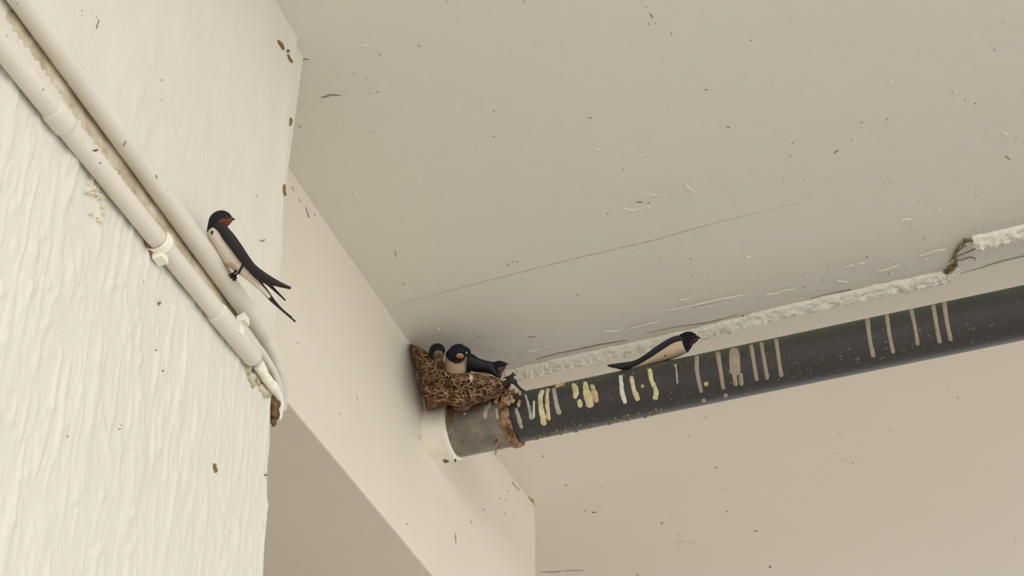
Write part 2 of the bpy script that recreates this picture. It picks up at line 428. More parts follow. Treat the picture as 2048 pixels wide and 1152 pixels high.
light = [[(720, 91, .8), (730, 90, 1.8), (738, 90, .8)], [(950, 258, 1.6)], [(1274, 311, .8), (1288, 309, 1.2), (1296, 304, 2)], [(1190, 297, 1), (1200, 300, 1.6)], [(1132, 244, 1.3)], [(1162, 160, 1.3)],
         [(1243, 416, .8), (1252, 418, 1.8), (1265, 421, 2.2), (1280, 417, 1.6), (1292, 413, 1.2), (1302, 414, .8)], [(1275, 409, 1.2)], [(1297, 391, .8), (1305, 389, 1.2), (1316, 388, .8)], [(1327, 400, 1.8)],
         [(1369, 366, .8), (1378, 376, 1.5), (1388, 382, .8)], [(1420, 374, 1.5)], [(1198, 335, 1.5)], [(1170, 382, 1), (1177, 381, 1.6)], [(1117, 327, 1), (1123, 325, 1.5)], [(1369, 487, 1.8)], [(1324, 525, 3)],
         [(1328, 537, 1)], [(1409, 552, 1.8)], [(1422, 555, 1.8)], [(1492, 512, .8), (1502, 514, 1.6)], [(1428, 483, 1.2)], [(1358, 600, .8), (1372, 598, 1.4), (1384, 594, .8)], [(1390, 615, .8), (1420, 612, 1.2), (1445, 606, 1)],
         [(1408, 25, 1.8), (1414, 30, 1)], [(1778, 162, 1), (1786, 163, 1.4)], [(1826, 156, 1), (1832, 161, 1)], [(1917, 205, 1.4)], [(1904, 176, .8), (1912, 190, 1)], [(2005, 264, .8), (2016, 270, 1.4)], [(2008, 38, 1.), (2010, 46, 1)],
         [(1802, 439, .8), (1812, 438, 1.4), (1822, 438, .8)], [(1822, 453, 1), (1830, 449, 2)], [(1875, 417, 1.6), (1882, 420, 1.2)], [(1836, 513, 1.), (1855, 507, 1.8), (1875, 501, 1.8), (1894, 497, 1.)],
         [(1846, 519, 1), (1856, 517, 1.4)], [(1752, 543, 1.4), (1775, 538, 1.8), (1800, 529, 1.2)], [(1688, 536, 1), (1700, 532, 1.8), (1708, 530, 1)], [(1661, 538, 2.8)], [(1716, 528, 1), (1730, 525, 1)], [(1673, 560, 1), (1685, 563, 2.), (1695, 564, 1)],
         [(1530, 588, 1), (1552, 586, 1.6), (1570, 581, 1.8), (1590, 577, 1)], [(1604, 557, 1.6)], [(1615, 553, 1.4)], [(1664, 522, 1.4)], [(1545, 547, 1.4)], [(1957, 460, 2)], [(1700, 470, 1)],
         [(1330, 622, .7), (1400, 607, 1.3), (1440, 598, 1.3), (1490, 589, .8)], [(1205, 663, 1), (1225, 662, 1.4), (1240, 661, 1)], [(1255, 658, 1), (1290, 649, 1.2), (1320, 642, 1)], [(848, 574, 1.6)], [(925, 594, 1.6)], [(877, 657, 2)], [(1013, 641, 1.6)], [(707, 384, 1.3), (715, 387, 1.3)], [(758, 384, 1.2)],
         [(1040, 708, 1), (1055, 703, 1.6), (1080, 699, 1)], [(1012, 712, 1.2), (1030, 708, 1.6)], [(1082, 695, 1), (1100, 690, 1)]]
m = MB()
for i, p in enumerate(dark): patch(m, S_ceil, p, h=.0009, n=5, mi=0, sub=4, seed=i)
for k in range(46):
    x, y = random.uniform(620, 2040), random.uniform(5, 600)
    if y < 740 - .25 * (x - 1030) - 40 and not (x < 820 and y > 400 + (x - 600) * 1.3 - 80):
        patch(m, S_ceil, [(x, y, random.uniform(.6, 1.1))], h=.0005, n=5, mi=0, sub=3)
o = m.obj('dirt_specks', [M_grey], ceil); o['kind'] = 'stuff'
m = MB()
for i, p in enumerate(light): patch(m, S_ceil, p, h=.0032, n=7, mi=0, sub=5, wob=.5, seed=i)
for k in range(60):
    x, y = random.uniform(1000, 2040), random.uniform(5, 600)
    if y < 740 - .25 * (x - 1030) - 50:
        L = random.uniform(2, 9); a = random.uniform(-.5, 1.)
        patch(m, S_ceil, [(x, y, .8), (x + L * cos(a), y + L * sin(a), 1.)], h=.0012, n=5, mi=0, sub=4, wob=.4, seed=k)
o = m.obj('paint_flakes', M_ceil, ceil); o['kind'] = 'stuff'
out_specks = [[(1086, 910, 1.5), (1087, 915, 1.6)], [(1128, 970, 1), (1135, 971, 1.6)], [(1201, 975, 1.4)], [(1168, 1024, 1), (1173, 1020, 1)], [(1182, 1024, 1), (1188, 1025, 2.), (1194, 1025, 1)], [(1200, 1013, 1)],
              [(1321, 1050, 2), (1327, 1043, 1)], [(1431, 935, 2)], [(1445, 979, 1.4)], [(1454, 1023, 1.8)], [(1433, 935, 1.5)], [(1505, 1061, 1), (1516, 1063, 1.8)], [(1540, 1134, 3)], [(1680, 865, 1.6)], [(1654, 893, 1)], [(1669, 907, 1.5)],
              [(1691, 921, 1.5)], [(1706, 927, 1.7)], [(1782, 861, 1.3)], [(1915, 795, 1.8)], [(1896, 776, 1.3)], [(2031, 1083, 1.4)], [(1412, 835, 1.8)], [(1378, 871, 1.5)], [(1275, 1150, 2)], [(1340, 1026, 1)], [(1437, 811, 1.3)],
              [(1078, 1144, .5), (1110, 1144, 1.4), (1125, 1142, .6)], [(1125, 1142, .5), (1150, 1141, 1.), (1168, 1141, .5)]]
m = MB()
for i, p in enumerate(out_specks): patch(m, S_out, p, h=.0009, n=5, sub=4, seed=i)
o = m.obj('dirt_specks', M_grey, ceil2); o['kind'] = 'stuff'
m = MB()
for i, p in enumerate([[(1350, 1084, .8), (1374, 1083, .8)], [(1376, 1084, 1), (1385, 1085, 2.6), (1394, 1084, 1)], [(1360, 1102, 1.5)], [(1355, 1070, .8), (1366, 1069, 1)]]): patch(m, S_out, p, h=.003, n=7, sub=4, seed=i)
o = m.obj('paint_flakes', M_ceil2, ceil2); o['kind'] = 'stuff'
beam_specks = [[(611, 412, 1), (615, 426, 1.8), (619, 436, 2)], [(629, 430, 1.8)], [(583, 372, .8), (588, 383, 1)], [(595, 395, .8), (603, 405, .8)], [(580, 318, 1.5), (584, 318, 1)], [(595, 329, 1.4)], [(594, 344, 1.4)],
               [(595, 686, 1.6)], [(679, 828, 1.6)], [(814, 1048, 1.8)], [(967, 1019, 2)], [(1015, 982, 1.6)], [(1011, 1000, 1.4)], [(998, 996, 1), (1002, 999, 1.4)], [(1008, 1029, 1), (1011, 1025, 1)], [(1018, 1072, 1.2)],
               [(911, 1064, .8), (911, 1076, 1.5), (912, 1088, .8)], [(712, 790, .8), (716, 800, .8)], [(942, 1040, .8), (943, 1050, .8)], [(943, 1076, 1.2)], [(838, 868, .8), (840, 880, .8)], [(666, 873, 1.1)], [(733, 800, .9)]]
m = MB()
for i, p in enumerate(beam_specks): patch(m, S_beam, p, h=.0009, n=5, sub=4, seed=i)
o = m.obj('dirt_specks', M_grey, bm_o); o['kind'] = 'stuff'
m = MB()
patch(m, S_beam, [(655, 436, 2), (656, 444, 1.5), (664, 452, 1)], h=.0015, n=5)
patch(m, S_beam, [(1024, 963, 1), (1030, 972, 2), (1040, 982, 1)], h=.0015, n=5)
o = m.obj('brown_specks', M_tan, bm_o); o['kind'] = 'stuff'
m = MB()
pd = [[(195, 34, 1)], [(200, 38, 1.2), (196, 50, 1.4), (195, 57, 2)], [(164, 22, 1)], [(164, 31, 1)], [(323, 160, 1.5)], [(324, 199, 1.4)], [(150, 20, .8)], [(518, 480, .8), (526, 482, 1.6), (530, 478, .6)], [(514, 392, 1.2)]]
for i, p in enumerate(pd): patch(m, S_pier, p, h=.001, n=5, sub=4, seed=i)
for i, p in enumerate([[(555, 80, 1.5), (563, 90, 3.5), (568, 100, 2)], [(577, 102, 3)], [(576, 108, 1.5), (580, 117, 2.2), (586, 126, 1)], [(568, 368, 1), (567, 380, 2.2), (570, 393, 1)], [(581, 235, 1), (581, 246, 2.4), (580, 252, 1)]]):
    patch(m, S_pier, p, h=.003, n=5, sub=4, mi=1, seed=i)
o = m.obj('dirt_specks', [M_grey, M_brown], pier_top); o['kind'] = 'stuff'
m = MB()
def S_low(x, y):
    p = on_x(x, y, PX + .001); p.x = PX + relief_rough(p.y, p.z) + .0004; return p, Vector((1, 0, 0))
for i, p in enumerate([[(317, 609, 2)], [(312, 700, 1.4)], [(323, 741, 2), (326, 743, 1)], [(238, 858, 1.4)], [(241, 851, 1)], [(134, 873, 1.2)], [(287, 563, 1)]]): patch(m, S_low, p, h=.002, n=5, sub=4, seed=i)
for i, p in enumerate([[(427, 927, 1), (429, 936, 2.2), (431, 946, 1)], [(318, 606, 2.5)], [(531, 950, 2)]]): patch(m, S_low, p, h=.0035, n=5, sub=4, mi=1, seed=i)
o = m.obj('dirt_specks', [M_grey, M_brown], pier_low); o['kind'] = 'stuff'
m = MB()
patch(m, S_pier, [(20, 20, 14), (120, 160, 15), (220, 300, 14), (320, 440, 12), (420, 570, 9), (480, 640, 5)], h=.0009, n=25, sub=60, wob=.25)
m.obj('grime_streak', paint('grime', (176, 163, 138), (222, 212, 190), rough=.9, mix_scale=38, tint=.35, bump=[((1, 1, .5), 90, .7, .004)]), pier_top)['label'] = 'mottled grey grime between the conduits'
# curled paint patch below the lower conduit
m = MB()
for k in range(16):
    x, y = random.uniform(170, 212), random.uniform(365, 440); a = random.uniform(0, 6)
    patch(m, S_low, [(x, y, 1.2), (x + 6 * cos(a), y + 6 * sin(a), 2.2), (x + 9 * cos(a + .8), y + 10 * sin(a + .8), 1)], h=.0045, n=5, sub=4, seed=k, wob=.5)
m.obj('peeling_patch', paint('peeling_paint', (214, 204, 176), (236, 230, 212), mix_scale=200, tint=.3), pier_low)['label'] = 'small curled patch of peeling paint'

# ------------------------------------------------------------------ conduits on the pier
def cap_tube(mb, a, b, r, n=28, step=.012, wob=.0, mi=0, dome=True):
    d = (b - a); L = d.length; d = d / L; pts = []; rs = []
    k = max(2, int(L / step))
    for i in range(k + 1): pts.append(a + d * (L * i / k)); rs.append(r * (1 + wob * nz(i * .31, r * 99)))
    if dome:
        for q in (.35, .65, .85, .96): pts.append(b + d * (r * .55 * q)); rs.append(r * sqrt(1 - q * q))
        pts.append(b + d * (r * .55)); rs.append(r * .1)
    mb.tube(pts, rs, n, mi)
ext = lambda p: p[0] + (p[0] - p[1]).normalized() * .25
up = thing('conduit', 'wide white painted conduit under the swallow, upper of the two on the pier', 'conduit', ext(UC))
m = MB(); cap_tube(m, ext(UC), UC[1], .0140, wob=.02); m.obj('tube', M_cond, up)
m = MB(); 
for q in (-.18,): m.tube([UC[1] + (UC[0] - UC[1]).normalized() * s for s in (.30, .302, .318, .32)], [.0186, .0197, .0197, .0186], 28)
m = MB()
# a thick cable leaves the upper conduit and bends round the arris
m.tube(cr([tuple(on_x(528, 672, PX + .014)), tuple(on_x(545, 705, PX + .012)), tuple(on_x(557, 745, PX + .004)), tuple(on_x(562, 778, PX - .012)), tuple(on_x(560, 815, PX - .03))], 8), .0105, 16)
m.obj('cable', M_cond, up)
S_uc = lambda x, y: cyl_hit(x, y, UC[0], (UC[1] - UC[0]).normalized(), .0140)
def cyl_hit(px, py, p, ax, r):
    d = ray(px, py); o = CAM - p
    dp = d - ax * d.dot(ax); op = o - ax * o.dot(ax)
    A = dp.dot(dp); B = 2 * dp.dot(op); C = op.dot(op) - r * r
    D = B * B - 4 * A * C
    t = (-B - sqrt(D)) / (2 * A) if D > 0 else -B / (2 * A)
    P = CAM + d * t; q = P - p; N = q - ax * q.dot(ax)
    N.normalize()
    P = p + ax * q.dot(ax) + N * r
    return P, N
m = MB()
for i, p in enumerate([[(246, 294, 1), (249, 287, 2), (253, 281, 1)], [(34, 7, 1.6)], [(312, 349, 2.), (314, 358, 1.4)], [(132, 162, 1), (135, 164, 1.6)], [(335, 380, 1)]]):
    patch(m, S_uc, p, h=.001, n=5, sub=4, seed=i)
o = m.obj('dirt_specks', M_grey, up); o['kind'] = 'stuff'
lo = thing('conduit', 'narrower white painted conduit, lower of the two, with a sleeve and clips', 'conduit', ext(LC))
m = MB(); cap_tube(m, ext(LC), LC[1], .0128, wob=.03); m.obj('tube', M_cond, lo)
ld = (LC[1] - LC[0]).normalized()
def lc_at(px, py):
    P = on_x(px, py, LC[0].x); return LC[0] + ld * (P - LC[0]).dot(ld)
a, b = lc_at(103, 219), lc_at(132, 252)
m = MB(); m.tube([a - ld * .001, a, a + ld * .004, b - ld * .004, b, b + ld * .001], [.0128, .0146, .0150, .0150, .0146, .0128], 28); m.obj('coupling', M_cond, lo)
a, b = lc_at(432, 620), LC[1]
m = MB(); m.tube([a - ld * .001, a, a + ld * .004, b - ld * .004, b + ld * .003, b + ld * .008], [.0128, .0145, .0149, .0147, .0135, .006], 28, wob=.05); m.obj('coupling', M_cond, lo)
S_lc = lambda x, y: cyl_hit(x, y, LC[0], ld, .0128)
m = MB()
for i, p in enumerate([[(185, 301, 1), (191, 301, 2.4), (198, 298, 1)], [(84, 181, 1), (88, 177, 1)], [(201, 326, 1.6)], [(16, 70, 2)], [(405, 630, 2)]]):
    patch(m, S_lc, p, h=.001, n=5, sub=4, seed=i)
o = m.obj('dirt_specks', M_dark, lo); o['kind'] = 'stuff'
def clip(px, py, w, parent, side):
    c = lc_at(px, py); m = MB()
    pts = []
    for k in range(13):
        a_ = pi * (-.15 + 1.25 * k / 12) * side
        q = Vector((cos(a_) * .9, 0, sin(a_)))
        pts.append(c + Vector((q.x, 0, q.z)) * .0152)
    V = []; Fc = []
    for p in pts:
        nrm = (p - c).normalized()
        for s, h in ((-w, 0), (-w, .0022), (w, .0022), (w, 0)): V.append(p + ld * s + nrm * h)
    for i in range(12):
        for k in range(4): Fc.append((i * 4 + k, i * 4 + (k + 1) % 4, (i + 1) * 4 + (k + 1) % 4, (i + 1) * 4 + k))
    Fc += [(0, 1, 2, 3), (48, 49, 50, 51)]
    m.add(V, Fc)
    return m
m = clip(318, 478 + 16, .006, lo, -1)
c = lc_at(322, 502); base = on_x(320, 512, PX + .012)
v, f = box(-.007, .007, -.009, .009, -.007, .006)
V = [base + Vector((p[0], 0, 0)) + ld * p[1] * .9 + Vector((0, -.4, 1)).normalized() * p[2] for p in v]; m.add(V, f)
m.obj('clip', M_caulk, lo, smooth=False)
m = clip(470, 632, .005, lo, 1)
base = on_x(486, 640, PX + .022)
v, f = box(-.006, .006, -.009, .009, -.006, .004)
V = [base + Vector((p[0], 0, 0)) + ld * p[1] * .8 + Vector((0, -.4, 1)).normalized() * (p[2] + .25 * p[0]) for p in v]; m.add(V, f)
m.obj('clip', M_caulk, lo, smooth=False)
m = MB()
for k in range(6):
    base = on_x(298 + random.uniform(-6, 4), 493 + random.uniform(-12, 8), PX + .004); m.ball(base, (.004, .004, .007), 8)
m.obj('brown_wad', M_brown, lo)['label'] = 'brown fibres stuck beside the clip'
# cables past the lower conduit
ca = thing('cable', 'thin white painted cables leaving the clip and curling round the pier edge', 'cable', on_x(560, 800, PX))
m = MB(); m.tube(cr([tuple(on_x(478, 648, PX + .026)), tuple(on_x(505, 680, PX + .024)), tuple(on_x(530, 712, PX + .022)), tuple(on_x(549, 745, PX + .018)), tuple(on_x(560, 775, PX + .010)), tuple(on_x(562, 800, PX - .004))], 8), .0046, 12)
m.obj('strand', M_cond, ca)
m = MB(); m.tube(cr([tuple(on_x(488, 652, PX + .012)), tuple(on_x(515, 690, PX + .012)), tuple(on_x(538, 728, PX + .010)), tuple(on_x(553, 762, PX + .006)), tuple(on_x(558, 800, PX - .006))], 8), .004, 12)
m.obj('strand', M_cond, ca)
m = MB(); m.tube(cr([tuple(on_x(515, 728, PX + .012)), tuple(on_x(530, 752, PX + .012)), tuple(on_x(545, 772, PX + .010)), tuple(on_x(555, 792, PX + .004)), tuple(on_x(558, 820, PX - .002)), tuple(on_x(553, 838, PX - .006))], 8), [.0085 - .00006 * i for i in range(41)], 14, wob=.35)
m.obj('strand', M_caulk, ca)['label'] = 'thick crusted strand'
m = MB()
for (x, y, r, dx) in [(545, 800, .006, 0), (547, 812, .007, .002), (549, 822, .007, .002), (552, 830, .006, 0), (545, 838, .005, -.004), (548, 846, .004, -.004), (543, 790, .004, 0), (555, 808, .005, .003), (541, 820, .004, -.002)]:
    m.ball(on_x(x, y, PX + dx), (r, r, r * 1.5), 10)
m.obj('frayed_end', paint('frayed_brown', (60, 46, 34), (140, 110, 80), rough=.9, mix_scale=120, bump=[((1, 1, 1), 300, .8, .003)]), ca)['label'] = 'dark brown frayed end'
m = MB()
for k in range(26):
    q = random.random(); x = 498 + 44 * q + random.uniform(-7, 7); y = 742 + 50 * q + random.uniform(-10, 14)
    m.ball(on_x(x, y, PX + .001), (.004 + .003 * random.random(), .004, .006 + .003 * random.random()), 8)
CRUST = m
M_crust = paint('grey_crust', (170, 158, 132), (228, 220, 200), rough=.9, mix_scale=70, tint=.3, bump=[((1, 1, 1), 130, .9, .005), ((1, 1, 1), 400, .6, .002)])

# ------------------------------------------------------------------ drain pipe
PA = at(880, 868, 3.20); PB = at(2048, 625, 2.89)
pax = (PB - PA).normalized()
def s_at(px):      # distance along the pipe axis where it passes image column px
    lo_, hi = -.5, 3.
    for _ in range(50):
        mid = (lo_ + hi) / 2
        if project(PA + pax * mid)[0] < px: lo_ = mid
        else: hi = mid
    return lo_
PR = .0520
def lathe(mb, prof, n=72, mi=0, nzs=0., nf=40, seed=0):
    """prof: (distance along axis, radius)"""
    e1 = pax.orthogonal().normalized(); e2 = pax.cross(e1); V = []; Fc = []
    for (s, r) in prof:
        for k in range(n):
            a = 2 * pi * k / n; q = e1 * cos(a) + e2 * sin(a); rr = r
            if nzs: rr += nzs * noise.noise((PA + pax * s + q * r) * nf + Vector((seed, 0, 0)))
            V.append(PA + pax * s + q * rr)
    for i in range(len(prof) - 1):
        for k in range(n): Fc.append((i * n + k, i * n + (k + 1) % n, (i + 1) * n + (k + 1) % n, (i + 1) * n + k))
    Fc.append(tuple(range(n))); Fc.append(tuple((len(prof) - 1) * n + k for k in range(n)))
    mb.add(V, Fc, mi)
# weathered black plastic with green algae on its upper side and pale specks
def pipe_mat():
    m, n, l, b = nt('pipe_black')
    geo = n.new('ShaderNodeNewGeometry'); sep = n.new('ShaderNodeSeparateXYZ')
    l.new(geo.outputs['Normal'], sep.inputs[0])
    no = n.new('ShaderNodeTexNoise'); no.inputs['Scale'].default_value = 22; no.inputs['Detail'].default_value = 6
    l.new(geo.outputs['Position'], no.inputs['Vector'])
    ad = n.new('ShaderNodeMath'); ad.operation = 'MULTIPLY_ADD'; l.new(no.outputs['Fac'], ad.inputs[0]); ad.inputs[1].default_value = .9
    l.new(sep.outputs['Z'], ad.inputs[2])
    r = n.new('ShaderNodeMapRange'); r.inputs['From Min'].default_value = .45; r.inputs['From Max'].default_value = .95
    l.new(ad.outputs[0], r.inputs['Value'])
    mx = n.new('ShaderNodeMixRGB'); mx.inputs[1].default_value = srgb((66, 63, 63)); mx.inputs[2].default_value = srgb((72, 80, 66))
    l.new(r.outputs[0], mx.inputs[0])
    n2 = n.new('ShaderNodeTexNoise'); n2.inputs['Scale'].default_value = 130; n2.inputs['Detail'].default_value = 3
    l.new(geo.outputs['Position'], n2.inputs['Vector'])
    r2 = n.new('ShaderNodeMapRange'); r2.inputs['From Min'].default_value = .64; r2.inputs['From Max'].default_value = .74; r2.inputs['To Max'].default_value = .55
    l.new(n2.outputs['Fac'], r2.inputs['Value'])
    mx2 = n.new('ShaderNodeMixRGB'); mx2.inputs[2].default_value = srgb((128, 128, 108)); l.new(r2.outputs[0], mx2.inputs[0]); l.new(mx.outputs[0], mx2.inputs[1])
    l.new(mx2.outputs[0], b.inputs['Base Color']); b.inputs['Roughness'].default_value = .5; b.inputs['Specular IOR Level'].default_value = .35
    bp = n.new('ShaderNodeBump'); bp.inputs['Strength'].default_value = .3; bp.inputs['Distance'].default_value = .002
    l.new(n2.outputs['Fac'], bp.inputs['Height']); l.new(bp.outputs['Normal'], b.inputs['Normal'])
    return m
M_pipe = pipe_mat()
M_collar = paint('collar_grey', (112, 108, 98), (140, 134, 120), rough=.6, mix_scale=26, bump=[((1, 1, 1), 160, .3, .001)], tint=.25)
M_sleeve = paint('sleeve_white', (240, 234, 218), (250, 246, 236), rough=.6, mix_scale=20, bump=[((1, 1, 1), 60, .5, .003)])
M_rim = paint('rim_crust', (92, 66, 46), (176, 140, 108), rough=.85, mix_scale=75, tint=.22, bump=[((1, 1, 1), 150, .8, .004)])
pipe = thing('drain_pipe', 'dark streaked drain pipe running from the nest corner to the right', 'pipe', PA)
s0 = s_at(1030)
m = MB(); lathe(m, [(s0 - .03, PR)] + [(s0 + i * .05, PR) for i in range(60)]); m.obj('tube', M_pipe, pipe)
se = s_at(911); sb = (BX - PA.x) / pax.x
m = MB()
RC = .0575
lathe(m, [(se, RC - .002), (se + .003, RC), (s0 - .02, RC), (s0 - .012, RC + .0012), (s0 - .010, RC + .002)]); m.obj('collar', M_collar, pipe)
m = MB()
lathe(m, [(s0 - .016, RC - .004), (s0 - .015, RC + .002), (s0 - .010, RC + .0042), (s0 - .003, RC + .005), (s0 + .003, RC + .0042), (s0 + .006, RC - .001), (s0 + .004, PR + .0005)], nzs=.0022, nf=45); m.obj('collar_rim', M_rim, pipe)
m = MB()
lathe(m, [(sb - .03, .0605), (sb, .0605), (sb + .008, .060), ((sb + se) / 2, .0605), (se - .014, .061), (se - .010, .0625), (se - .003, .0625), (se, .060), (se, .05)], nzs=.0028, nf=30, seed=4); m.obj('sleeve', M_sleeve, pipe)
m = MB()
S_slv = lambda x, y: cyl_hit(x, y, PA, pax, .0618)
patch(m, S_slv, [(893, 815, 2), (896, 835, 2.5), (896, 850, 2), (894, 862, 1)], h=.0012, n=5, wob=.6)
m.obj('brown_stain', M_brown, pipe); m = MB()
patch(m, S_slv, [(904, 812, 1.5), (902, 830, 1.5), (905, 850, 1)], h=.0012, n=5, wob=.6, seed=3)
m.obj('brown_stain', M_brown, pipe); m = MB()
patch(m, S_slv, [(886, 921, 2), (892, 924, 3.2), (898, 922, 2)], h=.0015, n=5, wob=.4, seed=5)
m.obj('brown_stain', M_brown, pipe)
m = MB(); p = cyl_hit(911, 917, PA, pax, .0605)[0]
m.tube([p + Vector((0, 0, .004)), p + Vector((0, 0, -.003)), p + Vector((-.001, 0, -.008))], [.0022, .0024, .0014], 8); m.obj('drip', M_black, pipe)
m = MB(); p = cyl_hit(992, 899, PA, pax, RC)[0]
m.tube([p + Vector((0, 0, .002)), p + Vector((.0, 0, -.006)), p + Vector((-.003, 0, -.014))], [.0011, .001, .0006], 6); m.obj('hanging_bit', M_dark, pipe)

def drop_mat(name, a, b, sc=60):
    return paint(name, a, b, rough=.7, mix_scale=sc, tint=.3)
D = {'w': drop_mat('dropping_white', (206, 203, 190), (236, 234, 224)), 'y': drop_mat('dropping_yellow', (196, 186, 134), (226, 220, 182)),
     'g': drop_mat('dropping_grey', (160, 154, 138), (196, 190, 174)), 'b': drop_mat('dropping_brown', (156, 144, 126), (170, 158, 140)), 't': drop_mat('dropping_tan', (172, 150, 112), (206, 192, 150))}
S_pipe = lambda x, y: cyl_hit(x, y, PA, pax, PR)
S_col = lambda x, y: cyl_hit(x, y, PA, pax, RC + .0006)
streaks = [('g', [(1031, 815, 3), (1037, 835, 4.5), (1044, 858, 4.5)]), ('g', [(1050, 788, 2.5), (1057, 812, 3), (1063, 840, 4)]), ('w', [(1068, 800, 2), (1067, 838, 3)]),
           ('y', [(1086, 779, 5), (1080, 800, 5), (1085, 830, 6.5), (1089, 852, 6)]), ('y', [(1096, 776, 4), (1094, 800, 4), (1098, 842, 5.5)]),
           ('g', [(1107, 775, 4), (1112, 805, 4.5), (1119, 830, 6)]), ('t', [(1110, 774, 3), (1120, 770, 4), (1130, 766, 2)]),
           ('y', [(1145, 766, 4), (1152, 782, 6.5), (1150, 798, 4)]), ('y', [(1158, 798, 4), (1161, 816, 6)]), ('y', [(1170, 762, 4), (1175, 790, 9), (1182, 816, 7)]), ('t', [(1183, 768, 4), (1190, 790, 6), (1193, 806, 5)]),
           ('w', [(1241, 749, 4), (1244, 782, 5), (1251, 808, 5.5)]), ('y', [(1262, 751, 4.5), (1268, 780, 5), (1277, 802, 6.5)]), ('t', [(1284, 768, 2), (1286, 776, 4.5)]), ('y', [(1299, 736, 5), (1303, 760, 5), (1312, 782, 5), (1309, 800, 7)]),
           ('g', [(1350, 728, 4), (1352, 736, 2), (1355, 768, 2)]), ('b', [(1394, 710, 5), (1394, 742, 4.5), (1403, 787, 4.2)]), ('t', [(1412, 768, 5)]), ('b', [(1407, 801, 4.5)]), ('b', [(1435, 702, 6), (1440, 735, 4.5), (1447, 780, 4.2)]),
           ('b', [(1451, 791, 4.5)]), ('b', [(1468, 694, 11), (1470, 735, 12), (1472, 752, 11)]), ('b', [(1468, 745, 5), (1472, 773, 5)]), ('b', [(1481, 745, 5), (1483, 772, 5)]),
           ('b', [(1502, 688, 5), (1508, 728, 4), (1514, 763, 4.8)]), ('b', [(1522, 683, 4.6), (1529, 725, 4), (1535, 760, 4.8)]), ('b', [(1552, 676, 5), (1557, 715, 3.8), (1563, 755, 5)]),
           ('b', [(1734, 634, 6), (1739, 675, 4.4), (1747, 716, 5)]), ('b', [(1773, 626, 5), (1779, 670, 4.2), (1787, 708, 4.8)]), ('b', [(1822, 616, 5), (1830, 655, 3.8), (1836, 692, 4.6)]),
           ('b', [(1866, 608, 5.2), (1873, 650, 4.3), (1880, 688, 5)]), ('b', [(1888, 602, 5.8), (1894, 645, 4.4), (1902, 683, 5)])]
for i, (cm, p) in enumerate(streaks):
    m = MB(); patch(m, S_pipe, p, h=.0016, n=7, sub=8, seed=i, wob=.22 if cm != 'b' else .08)
    m.obj('dropping_streak', D[cm], pipe)
m = MB()
for k in range(46):
    x = 1060 + 260 * random.random(); yb = 884 - (x - 1050) * .2065 - random.uniform(1, 12)
    patch(m, S_pipe, [(x, yb, random.uniform(1.5, 4)), (x + random.uniform(3, 9), yb - 1, random.uniform(1., 3))], h=.003, n=5, sub=4, seed=k, wob=.4)
for k in range(60):
    x = 1070 + 960 * random.random(); yb = 880 - (x - 1050) * .2065 - random.uniform(4, 60)
    patch(m, S_pipe, [(x, yb, random.uniform(.8, 1.8))], h=.0008, n=5, sub=3, seed=k, wob=.3)
for k in range(50):
    x = 1060 + 420 * random.random(); yb = 778 - (x - 1045) * .207 + random.uniform(3, 14)
    patch(m, S_pipe, [(x, yb, random.uniform(.8, 2.4))], h=.001, n=5, sub=3, seed=k, wob=.3)
for k in range(40):
    x = random.gauss(1740, 130); yb = 874 - (x - 1050) * .2065 - random.uniform(8, 45)
    if x < 2040: patch(m, S_pipe, [(x, yb, random.uniform(1, 2.5)), (x + random.uniform(2, 8), yb - random.uniform(-2, 4), random.uniform(.8, 2))], h=.0006, n=5, sub=3, seed=k, wob=.5)
o = m.obj('dropping_specks', paint('speck_olive', (104, 104, 82), (140, 134, 112), rough=.8, mix_scale=60), pipe); o['kind'] = 'stuff'
# droppings on the collar
for cm, p in [('g', [(973, 808, 4), (970, 825, 5), (969, 838, 4)]), ('g', [(980, 800, 3), (978, 818, 3)]), ('w', [(928, 826, 5), (930, 829, 4)]), ('g', [(992, 815, 3), (995, 840, 3)])]:
    m = MB(); patch(m, S_col, p, h=.0016, n=7, sub=6, wob=.25); m.obj('dropping_streak', D[cm], pipe)
for i, p in enumerate([[(1003, 800, 3), (1008, 830, 4), (1014, 860, 3), (1018, 885, 4)], [(1000, 870, 2), (992, 885, 3), (1000, 896, 2)], [(985, 878, 1.5), (990, 868, 2)], [(998, 840, 2), (1000, 852, 2)], [(1005, 845, 3), (1009, 850, 3)]]):
    m = MB(); patch(m, S_col, p, h=.0022, n=7, sub=6, wob=.4, seed=i)
    m.obj('brown_stain', M_rim, pipe)

# ------------------------------------------------------------------ remeshed organic bodies
def blob_mesh(mb, voxel, smooth_it=4):
    me = bpy.data.meshes.new('tmp'); me.from_pydata(mb.v, [], mb.f)
    o = bpy.data.objects.new('tmp', me); COL.objects.link(o)
    r = o.modifiers.new('r', 'REMESH'); r.mode = 'VOXEL'; r.voxel_size = voxel
    s = o.modifiers.new('s', 'SMOOTH'); s.iterations = smooth_it; s.factor = .5
    dg = bpy.context.evaluated_depsgraph_get(); dg.update()
    e = o.evaluated_get(dg).to_mesh()
    V = [v.co.copy() for v in e.vertices]; Fc = [tuple(p.vertices) for p in e.polygons]
    o.evaluated_get(dg).to_mesh_clear(); bpy.data.objects.remove(o); bpy.data.meshes.remove(me)
    return V, Fc
AX = (RT, UP, FW)
def chain(mb, pts, t0, n=14, per=7):
    """pts: (px, py, r px, depth r px, dt m)"""
    q = cr(pts, per)
    for p in q:
        s = (t0 + p[4]) / FPX
        mb.ball(at(p[0], p[1], t0 + p[4]), (p[2] * s, p[2] * s, p[3] * s), n, ax=AX)
def inside(p, poly):
    x, y = p; c = False
    for (x0, y0), (x1, y1) in zip(poly, poly[1:] + poly[:1]):
        if (y0 > y) != (y1 > y) and x < (x1 - x0) * (y - y0) / (y1 - y0) + x0: c = not c
    return c
